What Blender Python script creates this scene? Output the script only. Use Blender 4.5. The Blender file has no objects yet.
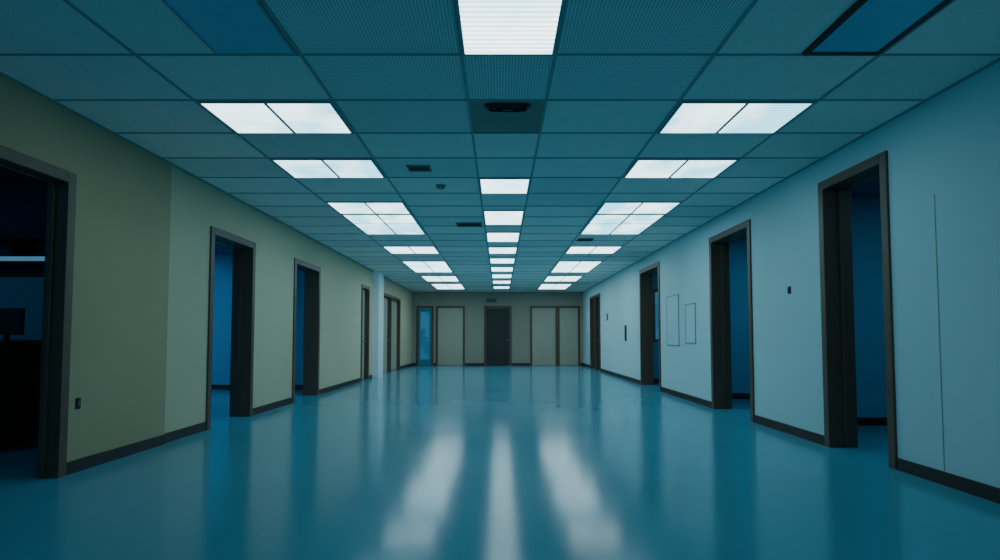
import bpy, bmesh, math, random
from mathutils import Vector
random.seed(4)
sc = bpy.context.scene
CAM_H = 1.1; H = 2.95; XR = 3.33; XL = -3.52; YB = -1.5; YF = 24.0; T = 0.25; TN = .10

# ---------------------------------------------------------------- materials
def mat(name, col, rough=0.6, var=0.0, vscale=3.0, bump=0.0, bscale=60.0, spec=0.5, stretch=(1,1,1), metal=0.0, rvar=0.0, speck=0.0):
    m = bpy.data.materials.new(name); m.use_nodes = True
    nt = m.node_tree; b = nt.nodes['Principled BSDF']
    b.inputs['Base Color'].default_value = (*col, 1); b.inputs['Roughness'].default_value = rough
    b.inputs['Specular IOR Level'].default_value = spec; b.inputs['Metallic'].default_value = metal
    tc = nt.nodes.new('ShaderNodeTexCoord'); mp = nt.nodes.new('ShaderNodeMapping')
    mp.inputs['Scale'].default_value = stretch
    nt.links.new(tc.outputs['Object'], mp.inputs['Vector'])
    if var > 0 or rvar > 0:
        n = nt.nodes.new('ShaderNodeTexNoise'); n.inputs['Scale'].default_value = vscale; n.inputs['Detail'].default_value = 5
        nt.links.new(mp.outputs[0], n.inputs['Vector'])
        if var > 0:
            mx = nt.nodes.new('ShaderNodeMix'); mx.data_type = 'RGBA'
            mx.inputs['A'].default_value = (*[c*(1-var) for c in col], 1)
            mx.inputs['B'].default_value = (*[min(1, c*(1+var)) for c in col], 1)
            nt.links.new(n.outputs['Fac'], mx.inputs['Factor'])
            out = mx.outputs['Result']
            if speck > 0:
                n3 = nt.nodes.new('ShaderNodeTexNoise'); n3.inputs['Scale'].default_value = 80; n3.inputs['Detail'].default_value = 2
                nt.links.new(mp.outputs[0], n3.inputs['Vector'])
                r3 = nt.nodes.new('ShaderNodeMapRange'); r3.inputs['From Min'].default_value = .36; r3.inputs['From Max'].default_value = .50
                r3.inputs['To Min'].default_value = speck; r3.inputs['To Max'].default_value = 0
                nt.links.new(n3.outputs['Fac'], r3.inputs['Value'])
                m3 = nt.nodes.new('ShaderNodeMix'); m3.data_type = 'RGBA'
                m3.inputs['B'].default_value = (*[c*.3 for c in col], 1)
                nt.links.new(r3.outputs['Result'], m3.inputs['Factor']); nt.links.new(out, m3.inputs['A']); out = m3.outputs['Result']
            nt.links.new(out, b.inputs['Base Color'])
        if rvar > 0:
            mr = nt.nodes.new('ShaderNodeMapRange'); mr.inputs['From Min'].default_value = .35; mr.inputs['From Max'].default_value = .65
            mr.inputs['To Min'].default_value = rough-rvar; mr.inputs['To Max'].default_value = rough+rvar
            nt.links.new(n.outputs['Fac'], mr.inputs['Value']); nt.links.new(mr.outputs['Result'], b.inputs['Roughness'])
    if bump > 0:
        n2 = nt.nodes.new('ShaderNodeTexNoise'); n2.inputs['Scale'].default_value = bscale; n2.inputs['Detail'].default_value = 3
        nt.links.new(mp.outputs[0], n2.inputs['Vector'])
        bp = nt.nodes.new('ShaderNodeBump'); bp.inputs['Strength'].default_value = bump; bp.inputs['Distance'].default_value = 0.01
        nt.links.new(n2.outputs['Fac'], bp.inputs['Height']); nt.links.new(bp.outputs['Normal'], b.inputs['Normal'])
    return m

def emis(name, ca, cb, strength, scale=2.2):
    m = bpy.data.materials.new(name); m.use_nodes = True; nt = m.node_tree; nt.nodes.clear()
    o = nt.nodes.new('ShaderNodeOutputMaterial'); e = nt.nodes.new('ShaderNodeEmission')
    tc = nt.nodes.new('ShaderNodeTexCoord'); mp = nt.nodes.new('ShaderNodeMapping'); mp.inputs['Scale'].default_value = (1, .6, 1)
    n = nt.nodes.new('ShaderNodeTexNoise'); n.inputs['Scale'].default_value = scale; n.inputs['Detail'].default_value = 3
    mx = nt.nodes.new('ShaderNodeMix'); mx.data_type = 'RGBA'
    mx.inputs['A'].default_value = (*ca, 1); mx.inputs['B'].default_value = (*cb, 1)
    mr = nt.nodes.new('ShaderNodeMapRange'); mr.inputs['From Min'].default_value = .40; mr.inputs['From Max'].default_value = .62
    # fine prismatic lens ribs
    w = nt.nodes.new('ShaderNodeTexWave'); w.inputs['Scale'].default_value = 6; w.bands_direction = 'Y'
    ws = nt.nodes.new('ShaderNodeMapRange'); ws.inputs['To Min'].default_value = strength*.66; ws.inputs['To Max'].default_value = strength*1.15
    L = nt.links.new
    L(tc.outputs['Object'], mp.inputs[0]); L(mp.outputs[0], n.inputs['Vector']); L(tc.outputs['Object'], w.inputs['Vector'])
    L(n.outputs['Fac'], mr.inputs['Value']); L(mr.outputs['Result'], mx.inputs['Factor'])
    L(mx.outputs['Result'], e.inputs['Color']); L(w.outputs['Fac'], ws.inputs['Value']); L(ws.outputs['Result'], e.inputs['Strength'])
    L(e.outputs[0], o.inputs['Surface'])
    return m

def perforated(name, col):
    m = mat(name, col, .8, .1, 2)
    nt = m.node_tree; b = nt.nodes['Principled BSDF']; L = nt.links.new
    tc = nt.nodes.new('ShaderNodeTexCoord'); v = nt.nodes.new('ShaderNodeTexVoronoi')
    v.voronoi_dimensions = '2D'
    v.inputs['Scale'].default_value = 48; v.inputs['Randomness'].default_value = 0
    L(tc.outputs['Object'], v.inputs['Vector'])
    r = nt.nodes.new('ShaderNodeMapRange'); r.inputs['From Min'].default_value = .20; r.inputs['From Max'].default_value = .40
    L(v.outputs['Distance'], r.inputs['Value'])
    mx = nt.nodes.new('ShaderNodeMix'); mx.data_type = 'RGBA'
    mx.inputs['A'].default_value = (*[c*.42 for c in col], 1); mx.inputs['B'].default_value = (*col, 1)
    L(r.outputs['Result'], mx.inputs['Factor']); L(mx.outputs['Result'], b.inputs['Base Color'])
    return m

M = {}
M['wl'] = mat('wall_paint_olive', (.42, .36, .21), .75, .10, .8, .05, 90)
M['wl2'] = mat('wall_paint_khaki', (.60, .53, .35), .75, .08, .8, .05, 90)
M['wr'] = mat('wall_paint_pale', (.52, .74, .78), .7, .06, .7, .05, 90)
M['wf'] = mat('wall_paint_far', (.33, .31, .25), .75, .08, .8)
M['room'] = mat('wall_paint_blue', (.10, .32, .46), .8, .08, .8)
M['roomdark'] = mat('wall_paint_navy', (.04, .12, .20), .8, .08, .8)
M['floor'] = mat('floor_vinyl', (.115, .34, .45), .15, .10, 1.1, .018, 14, .25, (1, .6, 1), rvar=.015)
M['t1'] = mat('ceiling_tile_a', (.86, .85, .80), .9, .06, 4, .25, 140, speck=.22)
M['t2'] = mat('ceiling_tile_b', (.76, .77, .74), .9, .06, 4, .25, 140, speck=.25)
M['t3'] = mat('ceiling_tile_c', (.90, .88, .82), .9, .06, 4, .25, 140, speck=.22)
M['perf'] = perforated('ceiling_tile_perforated', (.86, .88, .86))
M['grid'] = mat('grid_metal', (.30, .35, .36), .5)
M['gridl'] = mat('fixture_frame', (.30, .42, .44), .5)
M['frame'] = mat('door_frame_brown', (.125, .075, .047), .42, .2, 4, stretch=(3, 3, .5))
M['base'] = mat('baseboard_rubber', (.024, .018, .017), .45)
M['leafb'] = mat('door_leaf_blue', (.06, .24, .38), .5, .06, 2)
M['leafo'] = mat('door_leaf_olive', (.42, .40, .31), .55, .06, 2)
M['leafd'] = mat('door_leaf_dark', (.02, .022, .025), .5)
M['pane'] = mat('interior_pane', (.20, .46, .60), .4, .1, 2)
M['metal'] = mat('steel', (.3, .3, .3), .3, metal=1.0)
M['black'] = mat('black_plastic', (.012, .012, .014), .5)
M['white'] = mat('white_trim', (.80, .88, .92), .6)
M['dpanel'] = mat('dark_vent_panel', (.26, .28, .25), .7)
M['unlit'] = mat('unlit_lens', (.26, .55, .74), .35, .12, 2)
M['lens'] = emis('light_lens', (.20, .60, .78), (.70, .96, 1.0), 4.0)
M['lens2'] = emis('light_lens_bright', (.44, .82, 1.0), (.76, .98, 1.0), 4.4)
M['rlens'] = emis('room_fill_lens', (.14, .56, .95), (.16, .58, .95), 18)  # blue fill emission for the unseen panels added in the side rooms
M['rfillr'] = emis('room_fill_lens_soft', (.20, .60, .85), (.22, .62, .85), 10)
M['rfilld'] = emis('room_fill_lens_office', (.15, .55, 1.0), (.15, .55, 1.0), 15.0)
M['strip'] = emis('strip_light', (.2, .6, 1.0), (.2, .6, 1.0), .35)
M['glow'] = emis('glass_glow_blue', (.05, .26, .48), (.08, .38, .62), .45)  # glass emits its own blue glow, standing in for light behind it
M['exit'] = mat('sign_plate', (.12, .13, .12), .5)

# ---------------------------------------------------------------- mesh builder
class B:
    def __init__(s): s.v = []; s.f = []; s.mi = []; s.ms = []
    def m(s, k):
        if k not in s.ms: s.ms.append(k)
        return s.ms.index(k)
    def box(s, x0, x1, y0, y1, z0, z1, k):
        if x0 > x1: x0, x1 = x1, x0
        if y0 > y1: y0, y1 = y1, y0
        n = len(s.v); i = s.m(k)
        s.v += [(x, y, z) for z in (z0, z1) for y in (y0, y1) for x in (x0, x1)]
        for q in ((0,2,3,1),(4,5,7,6),(0,1,5,4),(2,6,7,3),(0,4,6,2),(1,3,7,5)):
            s.f.append(tuple(n+a for a in q)); s.mi.append(i)
    def make(s, name, bevel=0):
        me = bpy.data.meshes.new(name); me.from_pydata(s.v, [], s.f)
        for k in s.ms: me.materials.append(M[k])
        for p, i in zip(me.polygons, s.mi): p.material_index = i
        bm = bmesh.new(); bm.from_mesh(me); bmesh.ops.recalc_face_normals(bm, faces=bm.faces); bm.to_mesh(me); bm.free()
        o = bpy.data.objects.new(name, me); sc.collection.objects.link(o)
        if bevel:
            md = o.modifiers.new('b', 'BEVEL'); md.width = bevel; md.segments = 2; md.limit_method = 'ANGLE'
        return o

# ---------------------------------------------------------------- floor
b = B(); b.box(-9.5, 8.5, YB, YF+.3, -.1, 0, 'floor'); b.make('floor')

# ---------------------------------------------------------------- walls with openings
# (y0, y1, top)
LD = [(1.6, 4.86, 2.44), (7.23, 8.55, 2.46), (10.2, 11.67, 2.47), (15.2, 16.1, 2.47), (17.55, 21.1, 2.47)]
RD = [(5.08, 6.18, 2.71), (7.9, 9.45, 2.68), (12.45, 14.2, 2.70), (19.9, 22.1, 2.6)]
def wall(name, x0, x1, doors, keyf):
    b = B(); y = YB
    for d in doors:
        b.box(x0, x1, y, d[0], 0, H, keyf(y)); b.box(x0, x1, d[0], d[1], d[2], H, keyf(d[0])); y = d[1]
    b.box(x0, x1, y, YF, 0, H, keyf(y)); return b
b = B(); y = YB
segs = []
for d in LD:
    segs.append((y, d[0], 0)); segs.append((d[0], d[1], d[2])); y = d[1]
segs.append((y, YF, 0))
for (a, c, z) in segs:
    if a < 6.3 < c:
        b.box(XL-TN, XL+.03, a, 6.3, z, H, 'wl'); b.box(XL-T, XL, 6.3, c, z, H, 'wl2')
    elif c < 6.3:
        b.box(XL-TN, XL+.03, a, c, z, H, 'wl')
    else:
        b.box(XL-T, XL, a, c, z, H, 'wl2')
b.make('wall_left')
wall('wall_right', XR, XR+T, RD, lambda y: 'wr').make('wall_right')
b = B(); b.box(-3.77, 3.58, YF, YF+.25, 0, H, 'wf'); b.make('wall_far')

# pilaster on left
b = B(); b.box(XL, XL+.18, 16.5, 17.2, 0, H, 'white'); b.make('wall_pilaster')

# baseboards
b = B(); y = YB
for d in LD:
    if d[0] > y: 
        if y < 6.3 < d[0]:
            b.box(XL+.03, XL+.045, y, 6.3, 0, .1, 'base'); b.box(XL, XL+.015, 6.3, d[0], 0, .1, 'base')
        else:
            off = .03 if d[0] < 6.3 else 0
            b.box(XL+off, XL+off+.015, y, d[0], 0, .1, 'base')
    y = d[1]
b.box(XL, XL+.015, y, YF, 0, .1, 'base'); b.make('baseboard_left')
b = B(); y = YB
for d in RD:
    b.box(XR-.015, XR, y, d[0], 0, .1, 'base'); y = d[1]
b.box(XR-.015, XR, y, YF, 0, .1, 'base'); b.make('baseboard_right')

# ---------------------------------------------------------------- door frames (side walls)
dn = [0]
def side_door(side, y0, y1, top, leaf=None, fw=.09):
    dn[0] += 1
    b = B(); s = -1 if side == 'L' else 1
    near = side == 'L' and y1 < 6.3
    th = TN if near else T
    xin = XL if side == 'L' else XR
    xi = xin + (.03 if near else 0) - s*.022    # room-side casing face
    xo = xin + s*(th+.02)
    for (a, c) in ((y0, y0+fw), (y1-fw, y1)):
        b.box(xi, xo, a, c, 0, top, 'frame')
    b.box(xi, xo, y0+fw, y1-fw, top-fw, top, 'frame')
    # stops
    xm = xin + s*th*.55
    for (a, c) in ((y0+fw, y0+fw+.015), (y1-fw-.015, y1-fw)):
        b.box(xm, xm+s*.04, a, c, 0, top-fw, 'frame')
    b.box(xm, xm+s*.04, y0+fw, y1-fw, top-fw-.015, top-fw, 'frame')
    if leaf == 'closed':
        mid = (y0+y1)/2; n = 2 if y1-y0 > 1.5 else 1
        w = (y1-y0-2*fw)/n
        for i in range(n):
            a = y0+fw+i*w
            b.box(xm-s*.045, xm, a+.006, a+w-.006, .01, top-fw-.01, 'leafo' if side == 'L' else 'leafd')
            hy = a+w-.1 if i == 0 else a+.1
            b.box(xm-s*.10, xm-s*.045, hy-.06, hy+.06, 1.0, 1.03, 'metal')
        if n == 2: b.box(xi, xm, mid-.05, mid+.05, 0, top-fw, 'frame')
    return b.make('door_%d' % dn[0], .004)
for i, d in enumerate(LD): side_door('L', *d, leaf=[None, None, None, 'closed', 'closed'][i])
for i, d in enumerate(RD): side_door('R', *d, leaf=[None, None, None, 'closed'][i])

# ---------------------------------------------------------------- far wall doors
def far_door(x0, x1, top, key, double=False, glass=False):
    dn[0] += 1; b = B(); fw = .08; yf = YF
    for (a, c) in ((x0, x0+fw), (x1-fw, x1)): b.box(a, c, yf-.04, yf, 0, top, 'frame')
    b.box(x0+fw, x1-fw, yf-.04, yf, top-fw, top, 'frame')
    n = 2 if double else 1; w = (x1-x0-2*fw)/n
    for i in range(n):
        a = x0+fw+i*w
        b.box(a+.01, a+w-.01, yf-.025, yf, .01, top-fw-.01, key)
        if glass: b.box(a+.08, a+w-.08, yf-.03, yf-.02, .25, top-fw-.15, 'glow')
        hx = a+w-.08 if i == 0 else a+.08
        b.box(hx-.05, hx+.05, yf-.075, yf-.025, 1.0, 1.03, 'metal')
    if double: b.box((x0+x1)/2-.035, (x0+x1)/2+.035, yf-.04, yf, 0, top-fw, 'frame')
    b.make('door_%d' % dn[0], .003)
far_door(-3.34, -2.66, 2.38, 'leafb', glass=True)
far_door(-2.56, -1.40, 2.38, 'leafo')
far_door(-.64, .46, 2.38, 'leafd')
far_door(1.2, 2.3, 2.38, 'leafo')
far_door(2.3, 3.2, 2.38, 'leafo')
b = B()
xs = [XL, -3.34, -2.66, -2.56, -1.40, -.64, .46, 1.2, 3.2, XR]
for i in range(0, 10, 2): b.box(xs[i]+.001, xs[i+1]-.001, YF-.015, YF, 0, .1, 'base')
b.make('baseboard_far')
b = B(); b.box(-.55, -.15, YF-.06, YF, 2.55, 2.68, 'exit'); b.box(-.57, -.13, YF-.07, YF-.05, 2.53, 2.55, 'black')
b.make('wall_sign', .004)

# ---------------------------------------------------------------- side rooms
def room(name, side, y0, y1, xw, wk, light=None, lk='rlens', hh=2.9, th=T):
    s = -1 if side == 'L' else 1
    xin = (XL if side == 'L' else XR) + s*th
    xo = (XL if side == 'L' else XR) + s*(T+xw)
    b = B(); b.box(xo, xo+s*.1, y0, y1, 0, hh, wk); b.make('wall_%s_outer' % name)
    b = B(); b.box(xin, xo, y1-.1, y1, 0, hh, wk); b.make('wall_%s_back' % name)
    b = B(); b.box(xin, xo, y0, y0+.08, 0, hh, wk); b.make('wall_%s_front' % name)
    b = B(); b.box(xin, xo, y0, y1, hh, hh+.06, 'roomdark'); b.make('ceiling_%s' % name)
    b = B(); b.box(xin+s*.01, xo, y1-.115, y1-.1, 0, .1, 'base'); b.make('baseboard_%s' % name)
    for (lx, ly, w, d) in (light or []):
        b = B(); cx = xin+s*lx
        b.box(cx-w/2, cx+w/2, ly-d/2, ly+d/2, hh-.03, hh, 'grid'); b.box(cx-w/2+.03, cx+w/2-.03, ly-d/2+.03, ly+d/2-.03, hh-.035, hh-.028, lk)
        b.make('room_fill_panel')  # added fill panel, kept out of view, to brighten the room in blue
room('left_office', 'L', .6, 7.05, 4.5, 'roomdark', [(3.0, 3.2, 1.1, .5)], 'rfilld', th=TN)
room('left_hall', 'L', 7.05, 13.0, 4.5, 'room', [(2.6, 8.6, 1.2, .6), (3.2, 11.4, 1.0, .8)])
room('right_office', 'R', 3.2, 7.72, 3.2, 'room', [(1.5, 5.6, 1.2, .6)], 'rfillr')
room('right_store', 'R', 7.72, 11.0, 3.2, 'room', [(1.5, 9.4, 1.2, .6)], 'rfillr')
room('right_lounge', 'R', 11.0, 14.9, 3.2, 'room', [(1.5, 13.0, 1.2, .6)], 'rfillr')

# left office: strip light shelf, glazed hatch, counter
b = B()
b.box(-6.4, -4.45, 6.60, 6.95, 1.93, 1.97, 'black'); b.box(-6.4, -4.45, 6.585, 6.60, 1.95, 2.0, 'strip')
for x in (-6.38, -5.42, -4.47): b.box(x-.02, x+.02, 6.60, 6.95, 2.0, 2.2, 'black')
b.box(-6.4, -4.45, 6.60, 6.95, 2.2, 2.22, 'black'); b.make('wall_shelf', .003)
b = B()
b.box(-6.6, -4.3, 6.915, 6.95, 1.02, 1.86, 'frame')
for i in range(3):
    a = -6.55 + i*.75; b.box(a, a+.68, 6.905, 6.93, 1.08, 1.8, 'pane')
b.make('window_1')
b = B()
b.box(-6.6, -4.85, 5.75, 6.35, .06, .98, 'leafd'); b.box(-6.65, -4.80, 5.68, 6.42, .98, 1.03, 'black')
b.box(-6.55, -4.90, 5.80, 6.30, 0, .06, 'black')
for i in range(3): b.box(-6.5+i*.55, -6.02+i*.55, 5.735, 5.75, .15, .9, 'frame')
b.make('reception_counter', .006)
b = B(); b.box(-5.1, -4.84, 5.9, 6.2, 1.03, 1.06, 'black'); b.box(-4.99, -4.95, 6.03, 6.07, 1.06, 1.15, 'black')
b.box(-5.2, -4.80, 6.03, 6.06, 1.13, 1.40, 'black'); b.box(-5.18, -4.82, 6.025, 6.032, 1.15, 1.38, 'leafd'); b.make('computer_monitor', .004)

# right lounge interior glass
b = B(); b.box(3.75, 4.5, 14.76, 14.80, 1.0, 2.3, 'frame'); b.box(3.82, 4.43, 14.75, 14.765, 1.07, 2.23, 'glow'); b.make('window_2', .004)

# ---------------------------------------------------------------- ceiling
xl = [XL, -2.38, -1.30, -.25, .36, 1.40, 2.48, XR]
yl = [YB]; y = 3.83-.75*7
while y < YF-.3:
    if y > YB+.1: yl.append(y)
    y += .75
yl.append(YF)
b = B()
for i in range(len(xl)-1):
    for j in range(len(yl)-1):
        yc = (yl[j]+yl[j+1])/2; xc = (xl[i]+xl[i+1])/2
        k = random.choice(['t1', 't1', 't2', 't3'])
        if yc < 3.8 and 0.3 < abs(xc) < 1.2: k = 'perf'
        if 3.8 < yc < 4.6 and abs(xc) < 1.2: k = 'perf'
        if i == 3 and 4.58 < yc < 5.33: k = 'dpanel'
        b.box(xl[i], xl[i+1], yl[j], yl[j+1], H, H+.03, k)
b.make('ceiling')
b = B()
for x in xl[1:-1]: b.box(x-.011, x+.011, YB, YF, H-.008, H, 'grid')
for y in yl[1:-1]:
    b.box(XL, XR, y-.010, y+.010, H-.007, H, 'grid')
b.box(XL, XL+.05, YB, YF, H-.008, H, 'grid'); b.box(XR-.03, XR, YB, YF, H-.008, H, 'grid')
b.make('trim_1')

def panel(x0, x1, y0, y1, lens='lens', split=True, name='ceiling_light_panel', fr='gridl', e=.014):
    b = B(); z1 = H-.001; z0 = H-.018
    b.box(x0, x0+e, y0, y1, z0, z1, fr); b.box(x1-e, x1, y0, y1, z0, z1, fr)
    b.box(x0+e, x1-e, y0, y0+e, z0, z1, fr); b.box(x0+e, x1-e, y1-e, y1, z0, z1, fr)
    b.box(x0+e, x1-e, y0+e, y1-e, z0+.005, z1, lens)
    if split:
        xm = (x0+x1)/2; b.box(xm-.012, xm+.012, y0+e, y1-e, z0, z0+.006, fr)
        if y1-y0 > 1.2:
            ym = y0+(y1-y0)*.42; b.box(x0+e, x1-e, ym-.012, ym+.012, z0, z0+.006, fr)
    return b.make(name)
rows = [(4.60, 5.31, 'lens'), (6.1, 6.81, 'lens'), (8.06, 8.80, 'lens'), (8.86, 10.56, 'lens'), (12.0, 13.0, 'lens2'), (14.35, 16.7, 'lens2'), (17.8, 19.4, 'lens2'), (20.4, 22.5, 'lens2')]
for (a, c, k) in rows:
    panel(-2.36, -1.32, a, c, k); panel(1.42, 2.46, a, c, k)
for (a, c) in [(2.5, 3.81), (6.85, 7.56), (8.6, 9.67), (10.4, 11.4), (12.1, 13.0), (13.8, 14.7), (15.5, 16.5), (17.3, 18.3), (19.2, 20.2), (21.3, 22.3)]:
    panel(-.24, .35, a, c, 'lens2', split=False)
panel(-1.84, -1.32, 3.09, 3.81, 'unlit', False, fr='grid'); panel(1.96, 2.46, 3.09, 3.81, 'unlit', False, fr='black', e=.04)
panel(-1.84, -1.32, 2.35, 3.05, 'unlit', False, fr='grid'); panel(1.96, 2.46, 2.35, 3.05, 'unlit', False, fr='black')

# slot diffuser on dark panel
def vent_round(cx, cy, rx, ry):
    b = B(); N = 40
    def sup(a, p=.55):
        c, s_ = math.cos(a), math.sin(a)
        return math.copysign(abs(c)**p, c), math.copysign(abs(s_)**p, s_)
    def ring(s0, s1, z0, z1, k):
        n = len(b.v); i = b.m(k)
        for t in range(N):
            u0, v0 = sup(2*math.pi*t/N)
            for (s, z) in ((s0, z0), (s1, z1)): b.v.append((cx+rx*s*u0, cy+ry*s*v0, z))
        for t in range(N):
            u = (t+1) % N
            b.f.append((n+2*t, n+2*t+1, n+2*u+1, n+2*u)); b.mi.append(i)
    for s0, s1, z0, z1 in ((1.0, .8, H-.002, H-.03), (.8, .76, H-.03, H-.002), (.7, .52, H-.004, H-.035), (.52, .48, H-.035, H-.004), (.42, .22, H-.006, H-.038), (.22, .001, H-.038, H-.038)):
        ring(s0, s1, z0, z1, 'black')
    return b.make('ceiling_air_diffuser')
vent_round(.06, 4.70, .19, .07)
def vent(cx, cy, w, d):
    b = B(); z = H-.012
    b.box(cx-w/2, cx+w/2, cy-d/2, cy-d/2+.02, z, H, 'dpanel'); b.box(cx-w/2, cx+w/2, cy+d/2-.02, cy+d/2, z, H, 'dpanel')
    b.box(cx-w/2, cx-w/2+.02, cy-d/2, cy+d/2, z, H, 'dpanel'); b.box(cx+w/2-.02, cx+w/2, cy-d/2, cy+d/2, z, H, 'dpanel')
    n = int(d/.035)
    for i in range(n):
        y = cy-d/2+.02+i*(d-.04)/n; b.box(cx-w/2, cx+w/2, y, y+.014, z+.002, H-.002, 'black')
    b.make('ceiling_vent_grille')
vent(-.88, 6.45, .25, .22); vent(-.5, 9.7, .42, .35); vent(1.6, 11.2, .3, .3)
def detector(x, y):
    bm = bmesh.new()
    bmesh.ops.create_cone(bm, cap_ends=True, segments=24, radius1=.045, radius2=.065, depth=.04)
    me = bpy.data.meshes.new('smoke_detector'); bm.to_mesh(me); bm.free(); me.materials.append(M['dpanel'])
    o = bpy.data.objects.new('smoke_detector', me); o.location = (x, y, H-.02); sc.collection.objects.link(o)
detector(-.72, 7.2)

# ---------------------------------------------------------------- wall fittings
def plate_L(y, z, w, h, x=XL, name='wall_socket'):
    b = B(); b.box(x, x+.01, y-w/2, y+w/2, z-h/2, z+h/2, 'black'); b.box(x+.01, x+.014, y-w/4, y+w/4, z-h/4, z+h/4, 'frame'); b.make(name, .002)
plate_L(4.99, .56, .05, .09, XL+.03)
def plate_R(y, z, w, h, name, k='black'):
    b = B(); b.box(XR-.012, XR, y-w/2, y+w/2, z-h/2, z+h/2, k); b.box(XR-.02, XR-.012, y-w/4, y+w/4, z-h/4, z+h/4, k); b.make(name, .002)
plate_R(6.88, 1.65, .06, .08, 'thermostat'); plate_R(15.9, 1.23, .22, .42, 'fire_extinguisher_box'); plate_R(18.6, 1.75, .16, .22, 'wall_notice')
b = B()
for (y0, y1, z0, z1) in ((11.15, 11.95, .95, 1.92), (10.2, 10.75, 1.0, 1.7)):
    e = .018
    b.box(XR-.012, XR, y0, y0+e, z0, z1, 'grid'); b.box(XR-.012, XR, y1-e, y1, z0, z1, 'grid')
    b.box(XR-.012, XR, y0, y1, z0, z0+e, 'grid'); b.box(XR-.012, XR, y0, y1, z1-e, z1, 'grid')
    b.box(XR-.008, XR, y0+e, y1-e, z0+e, z1-e, 'wr')
b.make('wall_access_panel')
b = B(); b.box(XR-.003, XR, 4.545, 4.553, .1, 2.2, 'grid'); b.make('trim_2')

# ---------------------------------------------------------------- blue world fill, added to brighten ceiling and floor from the open rear end
w = bpy.data.worlds.new('World'); sc.world = w; w.use_nodes = True
bg = w.node_tree.nodes['Background']; bg.inputs[0].default_value = (.11, .40, .58, 1); bg.inputs[1].default_value = .8
cam = bpy.data.cameras.new('camera'); co = bpy.data.objects.new('camera', cam); sc.collection.objects.link(co)
co.location = (0, 0, CAM_H); co.rotation_euler = (math.radians(90+2.86), 0, 0)
cam.sensor_width = 36; cam.lens = 21.6; cam.shift_y = .028; cam.clip_start = .05
sc.camera = co
